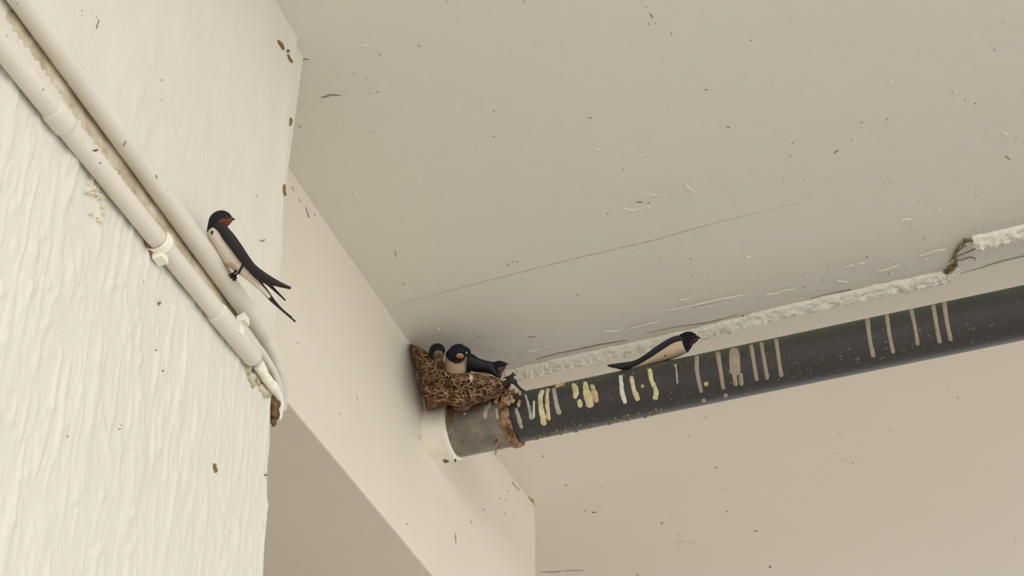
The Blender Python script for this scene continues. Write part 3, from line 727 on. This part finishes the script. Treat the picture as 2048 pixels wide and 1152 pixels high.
def body(name, blobs, t0, patches, base, parent, mat, voxel=.0011, sm=5):
    mb = MB()
    for b in blobs: chain(mb, b, t0)
    V, Fc = blob_mesh(mb, voxel, sm); cols = []
    base = srgb(base); patches = [(pl, srgb(c)) for pl, c in patches]
    for v in V:
        x, y, _ = project(v); acc = [0, 0, 0, 0]
        for dx, dy in ((-.7, -.3), (.3, -.7), (.7, .3), (-.3, .7)):
            c = base
            for pl, cc in patches:
                if inside((x + dx, y + dy), pl): c = cc
            acc = [a + b / 4 for a, b in zip(acc, c)]
        cols.append(tuple(acc))
    return mesh_obj(name, V, Fc, mat, parent, cols=cols)
def slab(name, A, B, ts, thick, mat, parent, bulge=0., sub=8, w=7):
    """feather plate between two image polylines, ts = depth at each control point"""
    a = cr([(p[0], p[1], t) for p, t in zip(A, ts)], sub); b = cr([(p[0], p[1], t) for p, t in zip(B, ts)], sub)
    V = []; n = len(a); Fc = []
    for side in (0, 1):
        for i in range(n):
            for k in range(w):
                q = k / (w - 1); e = 1 - (2 * q - 1) ** 2
                x = a[i][0] * (1 - q) + b[i][0] * q; y = a[i][1] * (1 - q) + b[i][1] * q; t = a[i][2] * (1 - q) + b[i][2] * q
                V.append(at(x, y, t - bulge * e + (thick * (.25 + .75 * e) if side else 0)))
    for side in (0, 1):
        o = side * n * w
        for i in range(n - 1):
            for k in range(w - 1): Fc.append((o + i * w + k, o + i * w + k + 1, o + (i + 1) * w + k + 1, o + (i + 1) * w + k))
    o = n * w
    for i in range(n - 1):
        for k in (0, w - 1): Fc.append((i * w + k, (i + 1) * w + k, o + (i + 1) * w + k, o + i * w + k))
    for i in (0, n - 1):
        for k in range(w - 1): Fc.append((i * w + k, i * w + k + 1, o + i * w + k + 1, o + i * w + k))
    return mesh_obj(name, V, Fc, mat, parent)
M_bird = vcol('plumage', rough=.75, spec=.2, bump=(420, .35, .001))
M_wing = paint('wing_dark', (40, 31, 32), (30, 27, 32), rough=.55, spec=.35, mix_scale=90, bump=[((1, 1, 1), 260, .3, .001)])
M_wingb = paint('wing_blue_black', (19, 19, 26), (27, 28, 38), rough=.5, spec=.4, mix_scale=70, bump=[((1, 1, 1), 220, .3, .001)])
M_wingbr = paint('wing_brown_black', (50, 40, 38), (40, 34, 36), rough=.6, spec=.3, mix_scale=90)
M_beak = paint('beak_horn', (40, 30, 28), rough=.35, spec=.5)
M_gape = paint('gape_flesh', (158, 120, 86), rough=.6)
M_gapel = paint('gape_pale', (206, 196, 170), rough=.6)
M_eye = paint('eye_black', (8, 8, 9), rough=.08, spec=.8)
M_leg = paint('leg_dark', (52, 42, 38), rough=.7)
def cone(name, a, b, r, mat, parent, flat=.6):
    m = MB(); pts = [a + (b - a) * q for q in (0, .4, .75, 1)]; m.tube(pts, [r, r * .8, r * .42, r * .08], 10)
    return m.obj(name, mat, parent)
def eye(px, py, t, r, parent):
    m = MB(); m.ball(at(px, py, t), r, 12); return m.obj('eye', M_eye, parent)

V, Fc = blob_mesh(CRUST, .0012, 3)
V = [v + Vector((.0012 * noise.noise(v * 260), .002 * noise.noise(v * 200 + Vector((5, 0, 0))), .002 * noise.noise(v * 180))) for v in V]
mesh_obj('crust', V, Fc, M_crust, ca)['label'] = 'grey crumbling crust'

# --- swallow on the upper conduit
T1 = 2.155
def conduit_t(px, py):
    return (cyl_hit(px, py, UC[0], (UC[1] - UC[0]).normalized(), .0140)[0] - CAM).dot(FW)
T1 = conduit_t(455, 560) - .004
bL = thing('barn_swallow', 'swallow perched on the upper conduit, head turned right, long forked tail', 'bird', cyl_hit(462, 552, UC[0], (UC[1] - UC[0]).normalized(), .0140)[0])
body('body', [[(431, 461, 15, 16, 0), (433, 466, 20, 21, 0), (446, 483, 23, 25, 0), (461, 506, 23, 25, 0), (476, 525, 19.5, 21, 0), (494, 543, 14.5, 15, 0), (515, 566, 9.5, 10, 0), (538, 593, 5, 6, 0)],
              [(427, 458, 13, 16, 0), (432, 447, 16, 18, 0), (437, 441, 18.5, 18, 0), (444, 438, 18, 17.5, 0), (452, 438, 13, 13, 0), (459, 439, 7, 8, 0)], [(452, 444, 9, 11, 0), (448, 446, 10, 12, 0)]],
     T1, [([(424, 455), (408, 470), (408, 505), (440, 545), (478, 560), (520, 600), (560, 625), (540, 590), (515, 560), (500, 533), (482, 520), (465, 498), (445, 472), (432, 457)], (214, 202, 184)),
          ([(420, 464), (424, 460), (428, 463), (424, 472)], (70, 56, 50)),
          ([(455, 540), (450, 528), (462, 524), (476, 533), (474, 546)], (192, 172, 148)),
          ([(478, 552), (474, 545), (486, 524), (491, 526), (481, 545)], (60, 48, 46)),
          ([(434, 444), (444, 440), (458, 436), (470, 430), (472, 445), (458, 460), (449, 452)], (118, 66, 46)),
          ([(436, 441), (446, 437), (456, 435), (450, 439), (440, 443)], (92, 74, 68))], (34, 32, 38), bL, M_bird)
k1 = T1 / FPX
slab('wing', [(427, 447), (446, 447), (459, 458), (478, 484), (503, 521), (528, 543), (560, 563), (583, 574)], [(426, 455), (436, 462), (446, 478), (465, 503), (485, 529), (515, 560), (545, 571), (581, 579)],
     [T1 - .011, T1 - .016, T1 - .019, T1 - .020, T1 - .017, T1 - .012, T1 - .008, T1 - .006], .003, M_wing, bL, bulge=.0018)
slab('wing', [(452, 452), (466, 466), (482, 488), (504, 521), (525, 546), (548, 574), (572, 600)], [(440, 462), (456, 482), (473, 502), (494, 528), (512, 554), (538, 574), (570, 602)],
     [T1 + .012, T1 + .017, T1 + .018, T1 + .014, T1 + .008, T1 + .003, T1 + .001], .003, M_wing, bL, bulge=-.001)
slab('tail_feather', [(505, 545), (525, 568), (545, 597), (560, 614), (592, 642)], [(497, 553), (515, 576), (538, 600), (556, 616), (590, 645)], [T1 - .003, T1 - .003, T1 - .002, T1, T1], .0015, M_wingbr, bL)
slab('tail_feather', [(510, 550), (530, 572), (550, 600), (566, 618), (585, 634)], [(502, 556), (522, 577), (545, 603), (564, 620), (584, 636)], [T1 + .004, T1 + .004, T1 + .006, T1 + .008, T1 + .01], .0015, M_wingbr, bL)
cone('beak', at(461, 437, T1), at(470.5, 439.5, T1 - .001), 4.2 * k1, M_beak, bL)
eye(453, 434, T1 - .0095, .0021, bL); eye(453, 434, T1 + .0095, .0021, bL)
for dx, dt in ((0, -.007), (5, .007)):
    m = MB(); tt = T1 + dt
    foot = cyl_hit(464 + dx, 549 + dx * 1.1, UC[0], (UC[1] - UC[0]).normalized(), .0150)[0]
    m.tube([at(474 + dx, 532, tt), at(472 + dx, 542, tt - .002), foot], [.0028, .0018, .0015], 8)
    for ddx, ddy in ((-7, 2), (-3, 7), (2, 8), (7, 1)):
        e_ = cyl_hit(464 + dx + ddx, 549 + dx * 1.1 + ddy, UC[0], (UC[1] - UC[0]).normalized(), .0150)[0]
        m.tube([foot, (foot + e_) / 2 + Vector((.0008, 0, 0)), e_], [.0013, .0012, .0007], 6)
    m.obj('leg', M_leg, bL)

# --- swallow on the drain pipe
def closest_t(px, py):
    d = ray(px, py); dp = d - pax * d.dot(pax); op = (CAM - PA) - pax * (CAM - PA).dot(pax)
    return -dp.dot(op) / dp.dot(dp)
T2 = closest_t(1335, 700) + .015
bR = thing('barn_swallow', 'swallow sitting on top of the dark drain pipe, facing right, pale belly', 'bird', at(1335, 722, T2))
body('body', [[(1370, 690, 12, 14, 0), (1362, 692, 18, 20, 0), (1346, 697, 20, 23, 0), (1330, 704, 18, 21, 0), (1312, 712, 14.5, 17, 0), (1292, 722, 9.5, 12, 0), (1272, 731, 5, 7, 0), (1256, 736, 2.5, 4, 0)],
              [(1368, 694, 13, 15, 0), (1367, 683, 14.5, 15, 0), (1372, 679, 15, 15, 0), (1379, 677, 14.2, 14, 0), (1386, 677, 10, 10, 0), (1391, 677, 6, 6, 0)], [(1370, 698, 9, 11, 0), (1376, 690, 9, 11, 0)]],
     T2, [([(1363, 680), (1350, 684), (1332, 693), (1307, 710), (1296, 716), (1280, 726), (1262, 736), (1262, 745), (1300, 740), (1360, 726), (1376, 716), (1374, 706), (1367, 693)], (208, 184, 158)),
          ([(1330, 700), (1312, 712), (1290, 722), (1262, 738), (1300, 740), (1325, 727), (1334, 712)], (200, 180, 156)),
          ([(1328, 712), (1331, 709), (1334, 711), (1331, 714)], (120, 84, 56)), ([(1381, 680), (1390, 675), (1397, 676), (1388, 686), (1381, 692), (1378, 686)], (84, 40, 40))], (24, 24, 34), bR, M_bird)
k2 = T2 / FPX
slab('wing', [(1369, 679), (1357, 671), (1338, 677), (1313, 692), (1290, 709), (1268, 721), (1238, 726), (1214, 729.5)], [(1366, 686), (1358, 684), (1334, 694), (1308, 710), (1294, 719), (1268, 733), (1242, 738), (1216, 733)],
     [T2 - .013, T2 - .016, T2 - .019, T2 - .018, T2 - .014, T2 - .009, T2 - .007, T2 - .006], .003, M_wingb, bR, bulge=.0018)
slab('wing', [(1364, 676), (1355, 671), (1338, 677), (1314, 692), (1292, 708), (1270, 721), (1240, 728)], [(1362, 684), (1354, 686), (1334, 696), (1308, 712), (1288, 722), (1266, 733), (1242, 734)],
     [T2 + .012, T2 + .015, T2 + .018, T2 + .017, T2 + .012, T2 + .006, T2 + .003], .003, M_wingb, bR, bulge=-.001)
slab('tail_feather', [(1290, 720), (1270, 729), (1252, 735), (1236, 735)], [(1288, 725), (1270, 735), (1254, 741), (1236, 738)], [T2 - .001] * 4, .0015, M_wingb, bR)
slab('tail_feather', [(1290, 719), (1268, 728), (1246, 732), (1222, 733)], [(1288, 724), (1268, 733), (1246, 737), (1222, 735)], [T2 + .005] * 4, .0015, M_wingb, bR)
cone('beak', at(1392, 675.5, T2), at(1402, 676, T2), 4.2 * k2, M_beak, bR)
eye(1385, 673, T2 - .0105, .0022, bR); eye(1385, 673, T2 + .0105, .0022, bR)
for px_, dt in ((1330, -.006), (1337, .006)):
    m = MB(); foot = S_pipe(px_, 722)[0]; top = PA + pax * s_at(px_)
    q = at(px_, 716, T2 + dt); s_ = (q - PA).dot(pax); c_ = PA + pax * s_; n_ = (q - c_).normalized(); foot = c_ + n_ * (PR + .001)
    m.tube([at(px_, 706, T2 + dt), (q + foot) / 2, foot], [.0024, .0016, .0014], 8)
    for dx, dy in ((-.009, 0), (.010, .002), (.009, -.004), (.008, .006)):
        m.tube([foot, foot + pax * dx + Vector((0, dy, 0))], [.0013, .0008], 6)
    m.obj('leg', M_leg, bR)

# ------------------------------------------------------------------ nest
NPOLY = [(820, 687), (836, 693), (852, 702), (864, 713), (878, 712), (887, 722), (891, 742), (910, 748), (935, 745), (960, 749), (985, 756), (1006, 761), (1014, 773), (1004, 788), (985, 798), (960, 806), (944, 812), (934, 822), (910, 821), (903, 811), (880, 814), (856, 820), (849, 802), (840, 780), (836, 752), (827, 728), (821, 708)]
NC = (902, 776)
def resample(poly, n):
    P = cr(poly + [poly[0]], 6)[:-1]; L = [0]
    Q_ = P + [P[0]]
    for a, b in zip(Q_, Q_[1:]): L.append(L[-1] + math.hypot(b[0] - a[0], b[1] - a[1]))
    out = []; j = 0
    for i in range(n):
        s = L[-1] * i / n
        while L[j + 1] < s: j += 1
        q = (s - L[j]) / max(L[j + 1] - L[j], 1e-9); a, b = Q_[j], Q_[j + 1]
        out.append((a[0] + (b[0] - a[0]) * q, a[1] + (b[1] - a[1]) * q))
    return out
NO = resample(NPOLY, 160)
def edge_t(x, y):
    if y < 765 and x > 882: return 3.098
    if y < 765: return 3.19 - .045 * max(0, (x - 850)) / 32
    return 3.165 - .04 * min(1, max(0, (x - 860) / 70))
def edge_ts():
    t = [edge_t(*p) for p in NO]; n = len(t)
    for _ in range(12): t = [(t[i - 1] + t[i] * 2 + t[(i + 1) % n]) / 4 for i in range(n)]
    return t
NT = edge_ts()
def clampn(p):
    p = p.copy(); p.x = max(p.x, BX + .0005); p.z = min(p.z, CZ - .0005)
    q = p - PA; s_ = q.dot(pax); q -= pax * s_; lim = .0632 if s_ < se else (RC + .0008 if s_ < s0 else PR + .0008)
    if q.length < lim: p += q.normalized() * (lim - q.length)
    return p
def nest_front(k, sc):
    x = NC[0] + (NO[k][0] - NC[0]) * sc; y = NC[1] + (NO[k][1] - NC[1]) * sc
    t = NT[k] * sc + 3.14 * (1 - sc) - .078 * (1 - sc ** 2.4) ** .6
    return x, y, t
V = []; Fc = []; R = 46; n = len(NO)
for r in range(R):
    sc = 1 - r / R
    for k in range(n):
        x, y, t = nest_front(k, sc)
        p = at(x, y, t); e = min(1, r / 4)
        a = noise.noise(p * 75) ; b = noise.noise(p * 160 + Vector((3, 0, 0)))
        d = (.009 * a + .006 * b) * e + (.002 * b) * (1 - e)
        V.append(clampn(at(x + 1.2 * b, y + 1.5 * a, t - d)))
V.append(clampn(at(NC[0], NC[1], 3.14 - .078))); ci = len(V) - 1
for r in range(R - 1):
    for k in range(n): Fc.append((r * n + k, r * n + (k + 1) % n, (r + 1) * n + (k + 1) % n, (r + 1) * n + k))
for k in range(n): Fc.append(((R - 1) * n + k, (R - 1) * n + (k + 1) % n, ci))
o0 = len(V)
for q, sc in ((.03, 1.), (.055, .97)):
    for k in range(n):
        x = NC[0] + (NO[k][0] - NC[0]) * sc; y = NC[1] + (NO[k][1] - NC[1]) * sc
        V.append(clampn(at(x, y, min(NT[k] + q, 3.20))))
for k in range(n):
    Fc.append((k, (k + 1) % n, o0 + (k + 1) % n, o0 + k)); Fc.append((o0 + k, o0 + (k + 1) % n, o0 + n + (k + 1) % n, o0 + n + k))
# dished top of the cup: sinks towards the front
V.append(clampn(at(905, 775, 3.16))); c2 = len(V) - 1
for k in range(n): Fc.append((o0 + n + k, o0 + n + (k + 1) % n, c2))
M_mud = paint('nest_mud', (84, 60, 42), (134, 104, 78), rough=.95, mix_scale=60, tint=.25, bump=[((1, 1, 1), 130, .9, .006), ((1, 1, 1), 400, .5, .002)])
nest = thing('bird_nest', 'brown mud and straw cup nest in the ceiling corner above the pipe', 'nest', at(902, 812, 3.15))
mesh_obj('mud_cup', V, Fc, M_mud, nest)
M_straw = paint('nest_straw', (132, 104, 78), (172, 142, 112), rough=.85, mix_scale=70, tint=.2)
M_straw2 = paint('nest_straw_dark', (76, 54, 38), (112, 84, 62), rough=.9, mix_scale=70, tint=.2)
NA = [atan2(p[1] - NC[1], p[0] - NC[0]) for p in NO]
def front_t(x, y):
    a = atan2(y - NC[1], x - NC[0]); k = min(range(n), key=lambda i: abs((NA[i] - a + pi) % (2 * pi) - pi))
    R0 = math.hypot(NO[k][0] - NC[0], NO[k][1] - NC[1]); sc = math.hypot(x - NC[0], y - NC[1]) / R0
    return (None if sc > .97 else nest_front(k, max(sc, .02))[2])
mA, mB = MB(), MB()
cnt = 0
while cnt < 300:
    x, y = random.uniform(822, 1010), random.uniform(690, 820)
    if not inside((x, y), NPOLY): continue
    a = random.gauss(-.1, .9); L = random.uniform(9, 30); bend = random.uniform(-.9, .9); pts = []
    for i in range(6):
        q = i / 5; aa = a + bend * (q - .5) * 1.8
        if i: x += L / 5 * cos(aa); y += L / 5 * sin(aa)
        t = front_t(x, y)
        if t is None: break
        pts.append(clampn(at(x, y, t - .0035 - .003 * sin(pi * q) - .002 * random.random())))
    if len(pts) < 4: continue
    cnt += 1
    rr = random.uniform(.0008, .0019)
    (mA if random.random() < .62 else mB).tube(pts, [rr * .6] + [rr] * (len(pts) - 2) + [rr * .4], 6)
for (pts) in [[(885, 758), (905, 760), (925, 752), (944, 745)], [(873, 720), (880, 742), (890, 762)], [(960, 748), (978, 770), (984, 790)], [(984, 757), (982, 775), (978, 792)], [(930, 750), (960, 747), (1000, 758)], [(868, 748), (872, 732), (880, 718)], [(905, 765), (940, 758), (970, 762)]]:
    q = cr([(a, b, (front_t(a, b) or 3.09)) for a, b in pts], 5); mA.tube([clampn(at(a, b, t - .006)) for a, b, t in q], .0013, 6)
o = mA.obj('straw', M_straw, nest); o['kind'] = 'stuff'
o = mB.obj('root_fibre', M_straw2, nest); o['kind'] = 'stuff'
m = MB(); m.ball(at(942, 756, 3.045), (.004, .006, .002), 10, ax=AX); m.tube([at(940, 750, 3.05), at(942, 764, 3.04)], [.002, .0008], 6); m.obj('down_tuft', M_gapel, nest)['label'] = 'small white tuft on the nest rim'
# crusty lumps where the nest meets the collar rim
m = MB()
for k in range(34):
    x = random.uniform(990, 1040); y = random.uniform(774, 806) + (x - 1010) * .25
    P, N = cyl_hit(x, y, PA, pax, RC + .004); m.ball(P + N * random.uniform(0, .006), (random.uniform(.003, .006), random.uniform(.003, .005), random.uniform(.004, .008)), 8)
V, Fc = blob_mesh(m, .0013, 2)
mesh_obj('dropping_crust', V, Fc, paint('crust_tan', (128, 92, 62), (214, 186, 156), rough=.8, mix_scale=110, tint=.2, bump=[((1, 1, 1), 260, .6, .002)]), nest)['label'] = 'pale brown crusted lumps beside the pipe rim'

# --- the two chicks' heads and the bird lying to the right in the nest
T3 = 3.14
n1 = thing('nestling', 'young swallow farthest left in the nest, only its dark head showing', 'bird', at(874, 730, T3))
body('body', [[(872, 724, 13, 14, 0), (873, 712, 14, 14, 0), (873, 703, 15.5, 15, -.001), (876, 701, 14.5, 14, -.004)], [(866, 707, 9, 10, -.004), (862, 711, 5, 5, -.008)]],
     T3, [([(868, 709), (870, 703), (876, 700), (884, 702), (888, 709), (886, 725), (872, 735), (864, 727), (867, 716)], (120, 88, 64)), ([(867, 707), (871, 702), (878, 701), (876, 705), (870, 710)], (128, 122, 108)), ([(878, 703), (884, 703), (887, 709), (884, 713), (880, 709)], (150, 126, 100))], (28, 30, 36), n1, M_bird)
cone('beak', at(866, 710, T3 - .014), at(862.5, 717, T3 - .017), .004, M_beak, n1)
eye(881, 698, T3 - .0155, .002, n1); eye(862, 703, T3 - .010, .002, n1)
n2 = thing('nestling', 'young swallow in the middle of the nest with white breast and pale gape', 'bird', at(910, 748, T3))
body('body', [[(911, 756, 21, 19, .004), (910, 740, 22, 20, .003), (911, 724, 21, 19, .001), (915, 710, 21, 18, -.004), (918, 705, 18, 17, -.006)], [(904, 710, 13, 14, -.002), (912, 712, 14, 15, -.006)], [(930, 705, 12, 13, 0), (934, 720, 9, 10, .002), (934, 742, 8, 9, .003)]],
     T3, [([(884, 706), (892, 713), (899, 722), (908, 726), (922, 725), (930, 720), (930, 770), (885, 770)], (206, 182, 150)),
          ([(892, 722), (898, 722), (900, 770), (880, 770), (884, 735)], (208, 184, 158)),
          ([(927, 722), (933, 712), (934, 720), (931, 745), (928, 745), (929, 730)], (168, 152, 136)),
          ([(903, 721), (912, 722), (926, 716), (928, 719), (922, 726), (910, 728)], (66, 46, 40))], (34, 34, 40), n2, M_bird)
m = MB(); m.ball(at(920, 713.5, T3 - .0245), (.0088, .0042, .006), 14, ax=AX); m.obj('gape', M_gape, n2)['label'] = 'pale brown lower bill'
m = MB(); m.tube([at(x, y, T3 - .0275) for x, y in ((913, 710.5), (917, 708.6), (922, 708.6), (927, 710.5))], [.0009, .0017, .0017, .0009], 8); m.obj('bill_edge', M_gapel, n2)['label'] = 'cream bill edge'
m = MB(); m.ball(at(933, 706, T3 - .0155), (.0018, .0026, .0016), 10, ax=AX); m.obj('cheek_spot', M_gapel, n2)
eye(927, 703, T3 - .0235, .0022, n2); eye(904, 706, T3 - .0195, .0022, n2)
n3 = thing('barn_swallow', 'dark swallow lying at right of the nest, beak pointing right', 'bird', at(965, 748, T3))
body('body', [[(940, 722, 15, 15, .008), (950, 729, 15, 16, .006), (966, 733, 13.5, 15, .004), (982, 736, 13, 14, 0), (994, 736, 13, 13, -.002), (999, 733, 12, 12, -.003), (1004, 731, 8, 8, -.003), (1009, 729, 4, 4, -.003)], [(994, 744, 9, 10, -.002), (1000, 751, 4, 5, -.004)]],
     T3, [([(995, 738), (1001, 734), (1010, 733), (1012, 741), (1004, 760), (999, 750)], (98, 72, 66)), ([(996, 734), (1000, 736), (1004, 738), (1001, 740), (997, 738)], (96, 92, 92)), ([(952, 743), (975, 744), (988, 752), (985, 760), (950, 760)], (190, 160, 130))], (24, 25, 33), n3, M_bird)
cone('beak', at(1008, 727.5, T3 - .003), at(1017.5, 728.5, T3 - .004), .0038, M_beak, n3)
eye(1001, 728, T3 - .0135, .0021, n3); eye(1001, 728, T3 + .007, .0021, n3)
slab('wing', [(935, 708), (950, 715), (968, 720), (985, 726), (992, 740), (1001, 754)], [(935, 741), (948, 742), (962, 742), (974, 743), (984, 749), (996, 757)], [T3 - .007, T3 - .010, T3 - .011, T3 - .014, T3 - .015, T3 - .016], .003, M_wingb, n3, bulge=.004)
slab('wing', [(1002, 755), (985, 753), (968, 754), (955, 755)], [(1001, 758), (985, 757), (968, 756.5), (955, 756)], [T3 - .017, T3 - .02, T3 - .028, T3 - .034], .0015, M_wingb, n3)
# black scrap
m = MB()
TS = 3.085
def ch(p, per=5): chain(m, [(a, b, r, r, d) for a, b, r, d in p], TS, n=10, per=per)
ch([(996, 774, 1.2, 0), (1004, 769, 3, 0), (1013, 764, 5, 0), (1022, 761, 6.5, 0), (1029, 764, 5.5, 0), (1032, 769, 3.5, 0), (1038, 775, 3.2, 0), (1043, 780, 3, 0), (1049, 781.5, 1.8, 0)])
ch([(1005, 757, 1, 0), (1012, 755, 2, 0), (1019, 755, 4, 0), (1024, 752, 4, 0), (1026, 747.5, 2.6, 0), (1026, 745.5, 1.2, 0)])
ch([(1026, 750, 2.2, 0), (1030, 750.5, 1.6, 0), (1033, 751.5, .8, 0)]); ch([(1020, 760, 5, .004), (1018, 768, 4, .014), (1014, 776, 3, .02)])
V, Fc = blob_mesh(m, .0009, 2)
tag(mesh_obj('scrap', V, Fc, M_black), 'black twisted scrap sticking up where the nest meets the pipe collar', 'scrap')

# ------------------------------------------------------------------ debris in the joint and at the column corner
m = MB()
def S3(x, y, h): p, nn = S_ceil(x, y); return p + nn * h
for pts, r in [([(1946, 478), (1932, 481), (1921, 485), (1914, 494), (1908, 506), (1912, 520), (1900, 535), (1892, 543)], .0022), ([(1940, 474), (1930, 478), (1925, 490), (1915, 500), (1906, 515)], .0014),
               ([(1912, 510), (1925, 505), (1938, 500), (1950, 494)], .0012), ([(1908, 518), (1925, 516), (1942, 511), (1950, 516)], .0012), ([(1898, 520), (1905, 512), (1912, 500), (1918, 488)], .0012), ([(1928, 474), (1926, 484), (1932, 490)], .001)]:
    q = cr([(a, b) for a, b in pts], 5); m.tube([S3(a, b, .004 + .003 * nz(a * .2, b * .2)) for a, b in q], r, 6)
tag(m.obj('fibre_tangle', paint('fibre', (110, 88, 66), (150, 128, 104), rough=.95, mix_scale=90)), 'tangle of brown fibres hanging from the gap in the ceiling joint', 'debris')
m = MB()
for (x, y, r) in [(1900, 534, .007), (1894, 541, .006), (1904, 530, .006), (1889, 540, .004), (1893, 546, .004)]: m.ball(S3(x, y, .004), (r, r, r * .8), 10)
V, Fc = blob_mesh(m, .0012, 2); tag(mesh_obj('brown_lump', V, Fc, M_brown), 'small ochre brown lump at the end of the long filler bead', 'debris')
m = MB(); m.ball(S3(1910, 526, .005), (.0042, .0042, .005), 10); tag(m.obj('dark_lump', M_dark), 'tiny black lump above the ochre lump in the joint', 'debris')
m = MB()
for (x, y, r) in [(1912, 538, .006), (1916, 545, .004), (1905, 546, .004), (1908, 541, .005)]: m.ball(S3(x, y, .002), (r, r * .7, r * .7), 10)
V, Fc = blob_mesh(m, .0012, 2); tag(mesh_obj('filler_lump', V, Fc, M_caulk), 'cream crumb of filler beside the brown lump', 'debris')
m = MB()
for k in range(20):
    x = random.uniform(1048, 1070); y = 988 + (x - 1048) * .9 + random.uniform(-6, 5)
    p, nn = S_out(x, y); m.ball(p + nn * .002, (random.uniform(.002, .0045),) * 3, 8)
V, Fc = blob_mesh(m, .0012, 1); tag(mesh_obj('cobweb_clump', V, Fc, M_tan), 'pale brown clump of dirt in the corner where column meets ceiling', 'debris')
